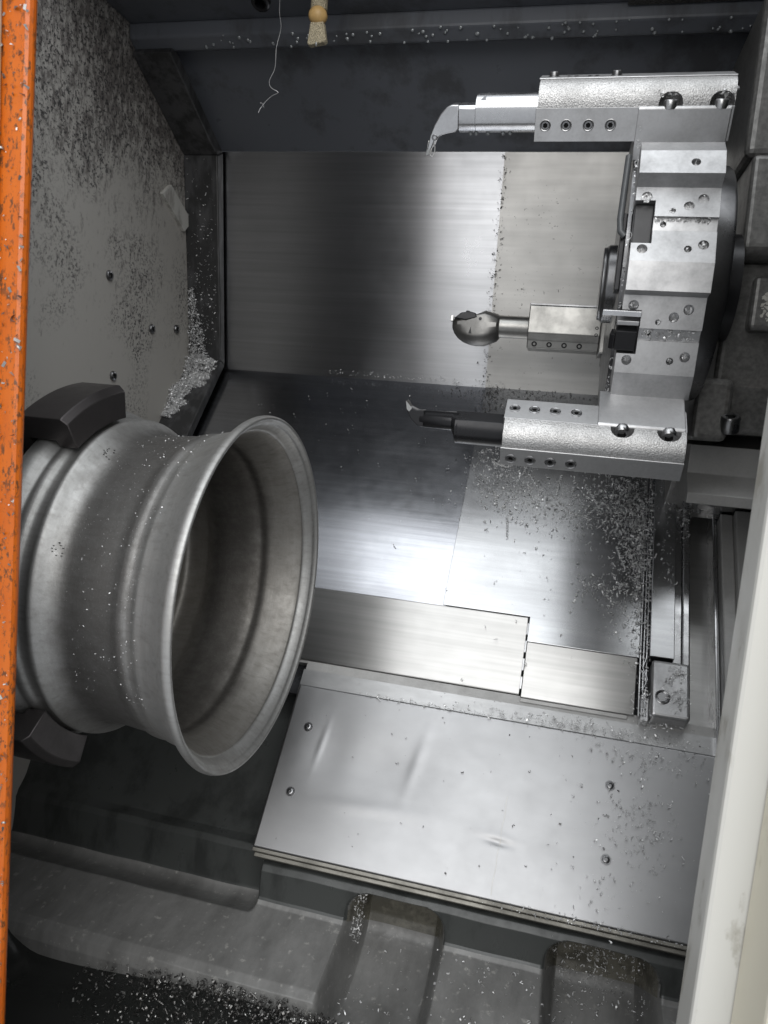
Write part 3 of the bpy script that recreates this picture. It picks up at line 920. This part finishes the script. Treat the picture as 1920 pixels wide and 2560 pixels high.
put(socket_bolt(.0150, .022), (.250, 1.285, 1.452), (-.1, -.45, .85)).build('socket_bolt', M_BOLT, ho, smooth=True)
pc = MB()
for i in range(110):
    x, z = .268 + .030 * rng.random(), 1.600 + .042 * rng.random()
    if (x - .290) ** 2 + ((z - 1.622) * .9) ** 2 > .024 ** 2 * (.4 + .8 * rng.random()): continue
    k = rng.integers(4, 7); r0 = .0012 + .0030 * rng.random()
    vs = [(x + r0 * (.6 + .6 * rng.random()) * math.cos(2 * math.pi * j / k), 1.2756 - .0004 * rng.random(), z + r0 * (.6 + .6 * rng.random()) * math.sin(2 * math.pi * j / k)) for j in range(k)]
    pc.add(vs, [tuple(range(k))])
pc.build('chipped_paint', M_WHITECHIP, ho)['kind'] = 'stuff'
MB().tube([(.330, 1.22, 1.492), (.300, 1.222, 1.482), (.288, 1.222, 1.478)], .0065, 14).build('copper_pipe', M_COPPER, ho, smooth=True)

# ------------------------------------------------------------------ saddle and rails at the right
sd = thing('saddle', 'dark stepped saddle cover with riveted wiper plate right of the way cover', 'saddle', tuple(S(.35, .2, .05)))
MB().box(.222, .60, -.05, .175, .0, .165, **SLF).build('upper_step', M_SADDLE, sd, bevel=.004)
MB().box(.214, .60, -.05, .245, .0, .120, **SLF).build('middle_step', M_SADDLE, sd, bevel=.003)
MB().box(.206, .60, -.05, .292, .0, .092, **SLF).build('lower_step', M_SADDLE, sd, bevel=.003)
MB().prism([(1.400, 1.403), (1.400, 1.353), (1.368, 1.319), (1.368, 1.301), (1.62, 1.301), (1.62, 1.403)], .214, .60).build('front_block', M_SADDLE, sd, bevel=.0015)
wpl = MB().box(.238, .60, .2922, .298, -.012, .070, **SLF).build('wiper_plate', M_RAIL, sd, bevel=.001)
for x, h in ((.250, .058), (.253, .032), (.296, .060), (.290, .034), (.272, .010)):
    MB().lathe([(0, .0048), (.0016, .0044), (.0030, .0025), (.0034, 0)], S(x, .298, h), SD, 16).build('rivet', M_SCREW, wpl, smooth=True)

gr = thing('guide_rail', 'long pale steel guide rail running down the slope at the right', 'guide rail', tuple(S(.21, .4, 0)))
MB().box(.187, .2285, .120, .627, -.03, .019, **SLF).build('rail_bar', M_SLANT2, gr, bevel=.0012)
MB().box(.2287, .243, .18, .70, -.03, .001, **SLF).build('rail_step', M_RAIL, gr, bevel=.001)
MB().box(.2432, .2565, .255, .70, -.03, .008, **SLF).build('rail_lip', M_RAIL, gr, bevel=.0025)
for x in (.1735, .1790, .1842):
    MB().tube([S(x, s_, .0035) for s_ in (.10, .3, .5, .735)], .0019, 8).build('edge_wire', M_RAIL, gr, smooth=True)
ch = thing('rail_channel', 'deep steel channel between guide rail and door frame', 'channel', tuple(S(.28, .5, -.05)))
MB().box(.2567, .301, .25, .80, -.060, -.052, **SLF).build('channel_floor', M_APRON, ch)
MB().box(.301, .3055, .25, .80, -.06, -.004, **SLF).build('channel_wall', M_RAIL, ch, bevel=.001)
MB().box(.3057, .311, .25, .80, -.06, -.014, **SLF).build('channel_wall', M_RAIL, ch, bevel=.001)
MB().box(.3115, .335, .30, .80, -.06, .014, **SLF).build('cover_fold', M_SADDLE, ch, bevel=.003)
MB().box(.335, .60, .30, .80, -.06, .030, **SLF).build('cover_box', M_SADDLE, ch, bevel=.003)
wb = thing('wiper_block', 'worn steel end block with round bolt at the foot of the guide rail', 'end block', tuple(S(.22, .68, 0)))
MB().box(.191, .2545, .634, .737, -.03, .024, **SLF).build('block', M_FLAT, wb, bevel=.006, seg=3)
MB().box(.176, .1905, .70, .742, -.03, .004, **SLF).build('foot', M_FLAT, wb, bevel=.002)
MB().lathe([(0, .0125), (.0010, .0125), (.0018, .0110), (.0006, .0095), (.0002, .0085), (.0014, .0075), (.0014, 0)], S(.209, .702, .0242), SN, 28).build('bolt_head', M_SCREW, wb, smooth=True)
pts = [(.182, .628), (.1765, .648), (.1850, .668), (.1770, .690), (.1830, .722)]
for (a, b) in zip(pts[:-1], pts[1:]):
    pass
rbn = MB()
V0 = [S(x, s_, .004) for x, s_ in pts] + [S(x, s_, .011) for x, s_ in pts]
V1 = [S(x + .0012, s_, .004) for x, s_ in pts] + [S(x + .0012, s_, .011) for x, s_ in pts]
n_ = len(pts)
rbn.add(V0 + V1, [(i, i + 1, n_ + i + 1, n_ + i) for i in range(n_ - 1)] + [(2 * n_ + i, 3 * n_ + i, 3 * n_ + i + 1, 2 * n_ + i + 1) for i in range(n_ - 1)]
        + [(n_ + i, n_ + i + 1, 3 * n_ + i + 1, 3 * n_ + i) for i in range(n_ - 1)])
rbn.build('bent_strip', M_BAR, wb)

# ------------------------------------------------------------------ doors
od = thing('machine_door', 'orange painted door edge peppered with metal chips, at far left', 'door', (-.6, .65, .3))
MB().add([(xe if xe else -1.20, y, z) for z, xe in ((.30, -.5515), (2.6, -.5300)) for xe, y in ((xe, .648), (xe, .661), (0, .661), (0, .648))],
         [(3, 2, 1, 0), (4, 5, 6, 7), (0, 1, 5, 4), (1, 2, 6, 5), (2, 3, 7, 6), (3, 0, 4, 7)]).build('door_panel', M_ORANGE, od, bevel=.005)
MB().box(-1.20, -.560, .6615, .672, .30, 2.6).build('inner_skin', M_INNER, od)
MB().box(-.80, -.5665, .635, .6475, .30, 2.6).build('edge_strip', M_CREAM, od, bevel=.004)
df = thing('door_frame', 'beige painted door frame post at the right edge', 'door frame', (.4, .65, .3))
MB().prism([(.1625, .648), (.1625, .70), (1.1, .70), (1.1, .648)], .30, 2.6, A=(1, 0, 0), B=(0, 1, 0), C=(0, 0, 1)).build('post', M_BEIGE, df, bevel=.004)
MB().prism([(.193, .6475), (.205, .600), (1.1, .600), (1.1, .6475)], .30, 2.6, A=(1, 0, 0), B=(0, 1, 0), C=(0, 0, 1)).build('outer_skin', M_CREAM, df, bevel=.003)

# ------------------------------------------------------------------ fittings on the left wall
def on_wall(m): return m
sp = thing('wall_plate', 'small scuffed rectangular plate stuck crooked on the headstock wall', 'plate', (XW, 1.64, 1.855))
yz = [(1.56, 1.857), (1.601, 1.895), (1.714, 1.849), (1.683, 1.816)]
MB().prism([(1.568, 1.862), (1.603, 1.892), (1.706, 1.838), (1.674, 1.806)], XW, XW + .009).build('plate', M_PLATE, sp, bevel=.001)
for (y, z), lab in (((1.391, 1.646), 'domed screw high on the headstock wall, left of the stuck plate'), ((1.560, 1.561), 'domed screw on the headstock wall, left one of a close pair'),
               ((1.669, 1.575), 'domed screw on the headstock wall nearest the chip ledge'), ((1.417, 1.443), 'domed screw on the headstock wall just above the dark jaw')):
    b_ = put(button(.0105), (XW + .0005, y, z), (1, 0, 0)).build('wall_screw', M_BOLT, None, smooth=True)
    tag(b_, lab, 'screw', 'screws on the headstock wall')

# ------------------------------------------------------------------ nozzles under the roof and hanging thread
nz = thing('coolant_nozzle', 'short dark coolant nozzle stub under the roof', 'nozzle', (-.60, 1.3, 2.15))
MB().lathe([(0, .013), (.035, .013), (.036, .0165), (.052, .0165), (.054, .013), (.054, .010), (.030, .010), (.030, 0)], (-.603, 1.315, 2.150), (0, -.42, -.90), 28).build('pipe', M_BLACK, nz, smooth=True)
fn = thing('fan_nozzle', 'chip crusted fan nozzle with orange ball hanging from the roof', 'nozzle', (-.495, 1.3, 2.15))
MB().lathe([(0, .0145), (.025, .0150), (.060, .0145)], (-.496, 1.30, 2.150), (0, 0, -1), 24).build('stem', M_CHIPCOAT, fn, smooth=True)
MB().lathe([(.016 * -math.cos(R(a)) * .92, .0165 * math.sin(R(a))) for a in range(0, 181, 12)], (-.494, 1.292, 2.078), (0, 0, 1), 28).build('ball', M_TAN, fn, smooth=True)
MB().prism([(-.0115, 0), (.0125, 0), (.0190, -.031), (.0150, -.0335), (-.0110, -.0375), (-.0150, -.0350)], -.0065, .0065, O=(-.4935, 1.292, 2.066), A=(1, 0, 0), B=(0, 0, 1), C=(0, -1, 0)).build('fan_tip', M_CHIPCOAT, fn, bevel=.002)
dr = MB().lathe([(.0, 0), (.002, .0012), (.0065, .0018), (.009, 0)], (-.492, 1.287, 2.026), (0, 0, 1), 10)
dr.build('coolant_drop', M_DROP, fn, smooth=True)
wp = [(-.5715, 2.150), (-.571, 2.096), (-.5655, 2.070), (-.566, 2.050), (-.569, 2.030), (-.570, 2.012), (-.573, 1.998), (-.579, 1.986), (-.580, 1.975), (-.574, 1.964), (-.561, 1.957),
      (-.575, 1.953), (-.586, 1.945), (-.594, 1.932), (-.5960, 1.920), (-.593, 1.909)]
dp = densify([(x, z) for x, z in wp], 4)[:-8]
th = MB().tube([(x, 1.30 + .004 * math.sin(i * .3), z) for i, (x, z) in enumerate(dp)], .00032, 6)
q = densify([(-.5955, 1.940), (-.590, 1.938), (-.5875, 1.930), (-.5880, 1.912)], 4)[:-8]
th.tube([(x, 1.301, z) for x, z in q], .0003, 6)
tag(th.build('hanging_thread', M_CHIP, None, smooth=True), 'fine curled metal thread dangling from the roof', 'metal thread')

# ------------------------------------------------------------------ swarf
def templates():
    T = []
    # C curl ribbons
    for turns, rad, wd, rise, k in ((.55, 1.0, .7, .0, 6), (.8, .8, .5, .15, 8), (1.9, .55, .35, 1.3, 16), (3.2, .38, .3, 2.6, 24), (.35, 1.4, .5, .1, 5)):
        vs, fs = [], []
        for i in range(k + 1):
            a = 2 * math.pi * turns * i / k
            z = rise * (i / k - .5)
            vs += [(rad * math.cos(a), rad * math.sin(a), z - wd / 2), (rad * 1.08 * math.cos(a), rad * 1.08 * math.sin(a), z + wd / 2)]
        for i in range(k):
            fs.append((2 * i, 2 * i + 1, 2 * i + 3, 2 * i + 2))
        T.append((np.array(vs), np.array(fs)))
    vs = np.array([(-1, -.4, 0), (1, -.5, .2), (.9, .5, 0), (-.8, .4, .35)])
    T.append((vs, np.array([(0, 1, 2, 3)])))
    return T
TPL = templates()
def swarf(name, pts, size, mat, parent=None, seed=1, weights=(3, 3, 2.5, 1.6, 3, 2), normals=None, lift=.5):
    g = np.random.default_rng(seed)
    pts = np.asarray(pts, float)
    w8 = np.array(weights, float); w8 /= w8.sum()
    VS, FS, b = [], [], 0
    kind = g.choice(len(TPL), len(pts), p=w8)
    for p, k in zip(pts, kind):
        q = g.normal(size=4); q /= np.linalg.norm(q)
        a, bb, c, d = q
        Rm = np.array([[1 - 2 * (c * c + d * d), 2 * (bb * c - a * d), 2 * (bb * d + a * c)], [2 * (bb * c + a * d), 1 - 2 * (bb * bb + d * d), 2 * (c * d - a * bb)],
                       [2 * (bb * d - a * c), 2 * (c * d + a * bb), 1 - 2 * (bb * bb + c * c)]])
        s_ = size * (.35 + 1.5 * g.random() ** 2.2)
        v, f = TPL[k]
        VS.append((v * s_) @ Rm.T + p)
        FS.append(f + b)
        b += len(v)
    V, Fq = np.concatenate(VS), np.concatenate(FS)
    o0 = ORG.get(parent.name, Vector((0, 0, 0))) if parent else Vector((0, 0, 0))
    V = V - np.array(o0)
    me = bpy.data.meshes.new(name)
    me.vertices.add(len(V)); me.vertices.foreach_set('co', V.ravel())
    me.loops.add(Fq.size); me.loops.foreach_set('vertex_index', Fq.ravel().astype(np.int32))
    me.polygons.add(len(Fq)); me.polygons.foreach_set('loop_start', np.arange(0, Fq.size, 4, dtype=np.int32))
    me.update(calc_edges=True); me.validate()
    me.materials.append(mat)
    o = bpy.data.objects.new(name, me)
    COL.objects.link(o); o.parent = parent
    o['kind'] = 'stuff'
    return o
def cl(cx, cs, rx, rs, n, h=.0045, seed=0):
    """cluster on the slanted bed"""
    g = np.random.default_rng(seed + int(n))
    P = g.normal(size=(n, 2))
    return [S(cx + rx * a, cs + rs * b, h + .002 * g.random()) for a, b in P]

P = []
P += cl(-.125, .245, .035, .045, 520, seed=1) + cl(-.06, .30, .05, .03, 420, seed=2) + cl(.02, .33, .06, .022, 260, seed=3)
P += cl(.135, .305, .028, .045, 1200, .006, seed=4) + cl(.155, .38, .014, .05, 650, seed=5) + cl(.09, .29, .05, .05, 380, seed=6)
P += cl(.165, .47, .006, .10, 420, .006, seed=7) + cl(.095, .500, .022, .014, 150, seed=8) + cl(.14, .47, .02, .05, 220, seed=9) + cl(.13, .56, .015, .03, 60, seed=10)
P += cl(.03, .42, .10, .12, 130, seed=11)
P = [p for p in P if p[0] < .186 and (p - SO) @ SDn > .0]
tag(swarf('slope_swarf', P, .0023, M_CHIP, seed=21), 'bright curly chips strewn over the right side of the slope', 'chips')
P = cl(-.18, .02, .012, .03, 260, .004, seed=12) + cl(-.10, .02, .10, .016, 420, .004, seed=13) + cl(-.17, .09, .03, .05, 220, .004, seed=14)
g = np.random.default_rng(5)
for i in range(330):
    z = 1.50 + .49 * g.random() ** 1.0
    P.append(np.array([-.197 + .006 * g.normal() - .012 * (1.75 - z), 1.7705 - (z - 1.495) * .1468 - .004, z]))
P = [p for p in P if (p - SO) @ SNn > -.001]
tag(swarf('corner_swarf', P, .0017, M_CHIPD, seed=22), 'dark fine chips along the seam and foot of the back sheet', 'chips')
P = []
for i in range(230):
    x, s_ = -.75 + .95 * g.random(), .02 + .55 * g.random()
    P.append(S(x, s_, .0055))
for i in range(240):
    x = -.6 + .45 * g.random(); z = 1.50 + .012 * g.random() ** 2
    P.append(np.array([x, 1.764 - .01 * g.random(), z]))
tag(swarf('scattered_swarf', P, .0012, M_CHIP, seed=23, weights=(1, 1, .3, 0, 1, 3)), 'tiny stray chips scattered across the brushed slope', 'chips')
# pile on the flange ledge at left
P = []
for i in range(9000):
    s_ = -.012 + .215 * g.random()
    edge = .030 + .048 * math.exp(-((s_ - .045) / .06) ** 2) + .008 * math.sin(90 * s_) + .006 * math.sin(211 * s_ + 1)
    q = g.random() ** .8
    if s_ > .12 and g.random() < (s_ - .12) * 6: continue
    x = -.947 + edge * q + .003 * g.normal()
    if x > -.868: continue
    hgt = .031 + (.020 * (1 - q) + .004) * (.55 + .45 * math.sin(63 * s_ + 40 * x)) * g.random() ** .5 + .002
    P.append(S(x, s_, hgt))
for i in range(1500):
    z = 1.50 + .18 * g.random() ** 2.2
    x = -.944 + .055 * g.random() * (1 - (z - 1.5) / .24)
    P.append(np.array([x, 1.742 - .158 * (z - 1.5) - .004 - .020 * g.random() * (1 - (z - 1.5) / .2), z]))
for i in range(420):
    z = 1.55 + .43 * g.random(); x = -.945 + .075 * g.random()
    P.append(np.array([x, 1.7425 - .158 * (z - 1.51) - .002, z]))
tag(swarf('ledge_swarf', P, .0021, M_CHIP, seed=24), 'grey heap of fine chips piled on the ledge by the headstock wall', 'chips')
# rail and block
P = cl(.213, .25, .012, .05, 120, .021, seed=30) + cl(.210, .40, .010, .05, 50, .021, seed=31) + cl(.243, .235, .010, .05, 330, .012, seed=32) + cl(.247, .31, .006, .03, 120, .012, seed=33)
P += cl(.235, .655, .010, .007, 70, .027, seed=34) + cl(.232, .70, .011, .016, 110, .027, seed=35) + cl(.182, .70, .004, .025, 90, .006, seed=36) + cl(.184, .40, .003, .16, 500, .006, seed=37) + cl(.205, .745, .02, .004, 50, .0, seed=38)
tag(swarf('rail_swarf', P, .0021, M_CHIP, seed=25), 'bright chips stuck along guide rail and end block', 'chips')
# on the cover plate
P = cl(.10, .765, .11, .006, 430, -.010, seed=40) + cl(.20, .800, .06, .012, 160, -.0075, seed=41) + cl(.175, .90, .04, .045, 150, -.0078, seed=42) + cl(.19, .93, .03, .03, 120, -.0078, seed=43) + cl(.13, 1.02, .05, .03, 60, -.0078, seed=44)
P += cl(-.16, .775, .10, .002, 160, -.009, seed=45) + cl(.12, 1.068, .09, .003, 150, -.012, seed=46)
tag(swarf('cover_swarf', P, .0018, M_CHIP, seed=26), 'loose bright chips on the right half of the dented cover plate', 'chips')
P = [S(-.40 + .55 * g.random(), .79 + .26 * g.random(), -.0095) for i in range(70)]
tag(swarf('cover_specks', P, .0014, M_CHIPD, seed=27), 'small dark specks dotted over the dented cover plate', 'chips')
# pockets and tray
def bed_pt(x, s_, lift=0.0):
    i = int(np.clip(np.searchsorted(xs, x), 1, NX - 1)); j = int(np.clip(np.searchsorted(ss, s_), 1, len(ss) - 1))
    p = vs_grid[i, j]
    return np.array([p[0], p[1] - lift * .5, p[2] + lift])
vs_grid = np.stack([XX, YY, ZZ], -1)
P = []
for i in range(900):
    P.append(bed_pt(.075 + .14 * g.random(), sA + .022 + .030 * abs(g.normal()), .003))
for i in range(260):
    P.append(bed_pt(-.225 + .11 * g.random(), sA + .020 + .018 * g.random(), .003))
for i in range(220):
    P.append(bed_pt(-.258 + .008 * g.random(), sA + .03 + .05 * g.random(), .003))
for i in range(160):
    P.append(bed_pt(-.25 + .47 * g.random(), sA + .07 + .12 * g.random(), .002))
tag(swarf('pocket_swarf', P, .0020, M_CHIP, seed=28), 'chips caught in the rounded pockets of the bed casting', 'chips')
P = []
for i in range(6500):
    x = -.64 + .90 * g.random()
    y = .945 - abs(g.normal()) * .038 * (1 + .5 * math.sin(9 * x)) - .002
    dens = smst(-.66, -.40, x)
    if g.random() > dens * .9 + .06: continue
    z0 = trayP((x + .95) / 1.35, (y - .60) / .352)[2]
    P.append((x, y, z0 + .002 + .022 * g.random() * math.exp(-((y - .93) / .03) ** 2)))
tag(swarf('tray_swarf_dark', [p for i, p in enumerate(P) if i % 3], .0026, M_CHIPD, seed=49), 'dark oily chips mixed through the tray below the casting', 'chips')
tag(swarf('tray_swarf', P[::3], .0020, M_CHIPM, seed=29), 'thick band of chips lying in the black tray below the casting', 'chips')
# turret chips
P = []
for k, x, t, a, r in hole_spots:
    for i in range(9):
        q = g.normal(size=2) * r * .45
        y, z = pol(TH0 + 30 * k, t + q[1], a - .0045 + .002 * g.random())
        P.append((x + q[0], y, z))
for i in range(90):
    y, z = pol(TH0, -.0655 + .002 * g.random(), .2615 + .002 * g.random()); P.append((.06 + .088 * g.random(), y, z))
for i in range(60):
    y, z = pol(TH0, -.011 + .003 * g.random(), .2585); P.append((.08 + .065 * g.random(), y, z))
for i in range(60):
    y, z = pol(TH0 + 30, -.011 + .014 * g.random(), .2585); P.append((.08 + .065 * g.random(), y, z))
for i in range(80):
    a = R(-60 + 110 * g.random()); P.append((.049, TC[1] - .245 * math.cos(a) + .01 * g.normal(), TC[2] - .245 * math.sin(a) + .01 * g.normal()))
sw = swarf('turret_swarf', P, .0020, M_CHIP, seed=41)
tag(sw, 'chips packed in the holes and grooves of the turret', 'chips')
P = []
for i in range(46):
    x = (.066, .083, .107, .117, .129, .138)[i % 6] + .005 * g.normal()
    Q = np.array(OT) + ft * (.037 + .003 * g.random()) - ot * (.046 + .004 * g.random()); P.append((x, Q[1], Q[2] + .006 * (i % 6 == 4) * g.random()))
for bx in (.083, .145):
    for i in range(14):
        Q = np.array(OT) + ft * (.027 + .006 * g.normal()) + ot * (.024 + .004 * g.random()); P.append((bx + .007 * g.normal(), Q[1], Q[2]))
sw = swarf('holder_swarf', P, .0032, M_CHIP, seed=42, weights=(2, 2, .5, 0, 3, 5))
tag(sw, 'pale flakes lying on the upper tool holder', 'chips')
# on the orange door
P, P2 = [], []
for i in range(520):
    z = .60 + 1.35 * g.random(); x = -.5485 + .00926 * (z - .6) - .034 * g.random() ** 1.3
    P.append((x, .6470 - .001 * g.random(), z))
tag(swarf('door_swarf', P, .0018, M_CHIPM, seed=43, weights=(1, .5, .1, 0, 1, 6)), 'metal flakes stuck to the orange door edge', 'chips')
P = []
for i in range(900):
    a = R(60 + 150 * g.random()); xx = -.055 - .11 * g.random() ** 1.4
    if g.random() > .25 + .75 * math.sin(9 * a + 40 * xx) ** 2: continue
    rr = np.interp(-xx, [-p[0] for p in outer[3:]], [p[1] for p in outer[3:]]) + .0006
    P.append(AX + np.array([xx, -rr * math.sin(a - R(90)) * 1.0 if False else rr * math.cos(a), rr * math.sin(a)]))
tag(swarf('rim_swarf', P, .0007, M_CHIP, seed=44, weights=(1, 1, .1, 0, 1, 4)), 'tiny bright specks clinging to the outside of the wheel rim', 'chips')
# long stringy curls on the slope
sw = MB()
for (x, s_, L, a) in ((-.07, .24, .06, .9), (-.02, .29, .05, .6), (.05, .26, .05, .9), (-.10, .36, .04, 1.4), (-.135, .30, .03, 1.2), (.02, .33, .05, .2), (.09, .30, .045, 2.4), (-.06, .19, .05, 2.0), (.12, .40, .04, 1.1), (-.15, .22, .035, .3), (.00, .24, .04, 1.7)):
    pts = []
    for i in range(60):
        t = i / 59
        c = S(x + L * t * math.cos(a), s_ + L * t * math.sin(a) * (1 + .3 * t), .0065)
        ph = i * .9
        pts.append(c + .0022 * (np.array([1, 0, 0]) * math.cos(ph) + SNn * math.sin(ph)))
    sw.tube(pts, .0007, 4)
o = sw.build('string_swarf', M_CHIP, None, smooth=True)
tag(o, 'long coiled chip strings among the curls on the slope', 'chips', kind='stuff')
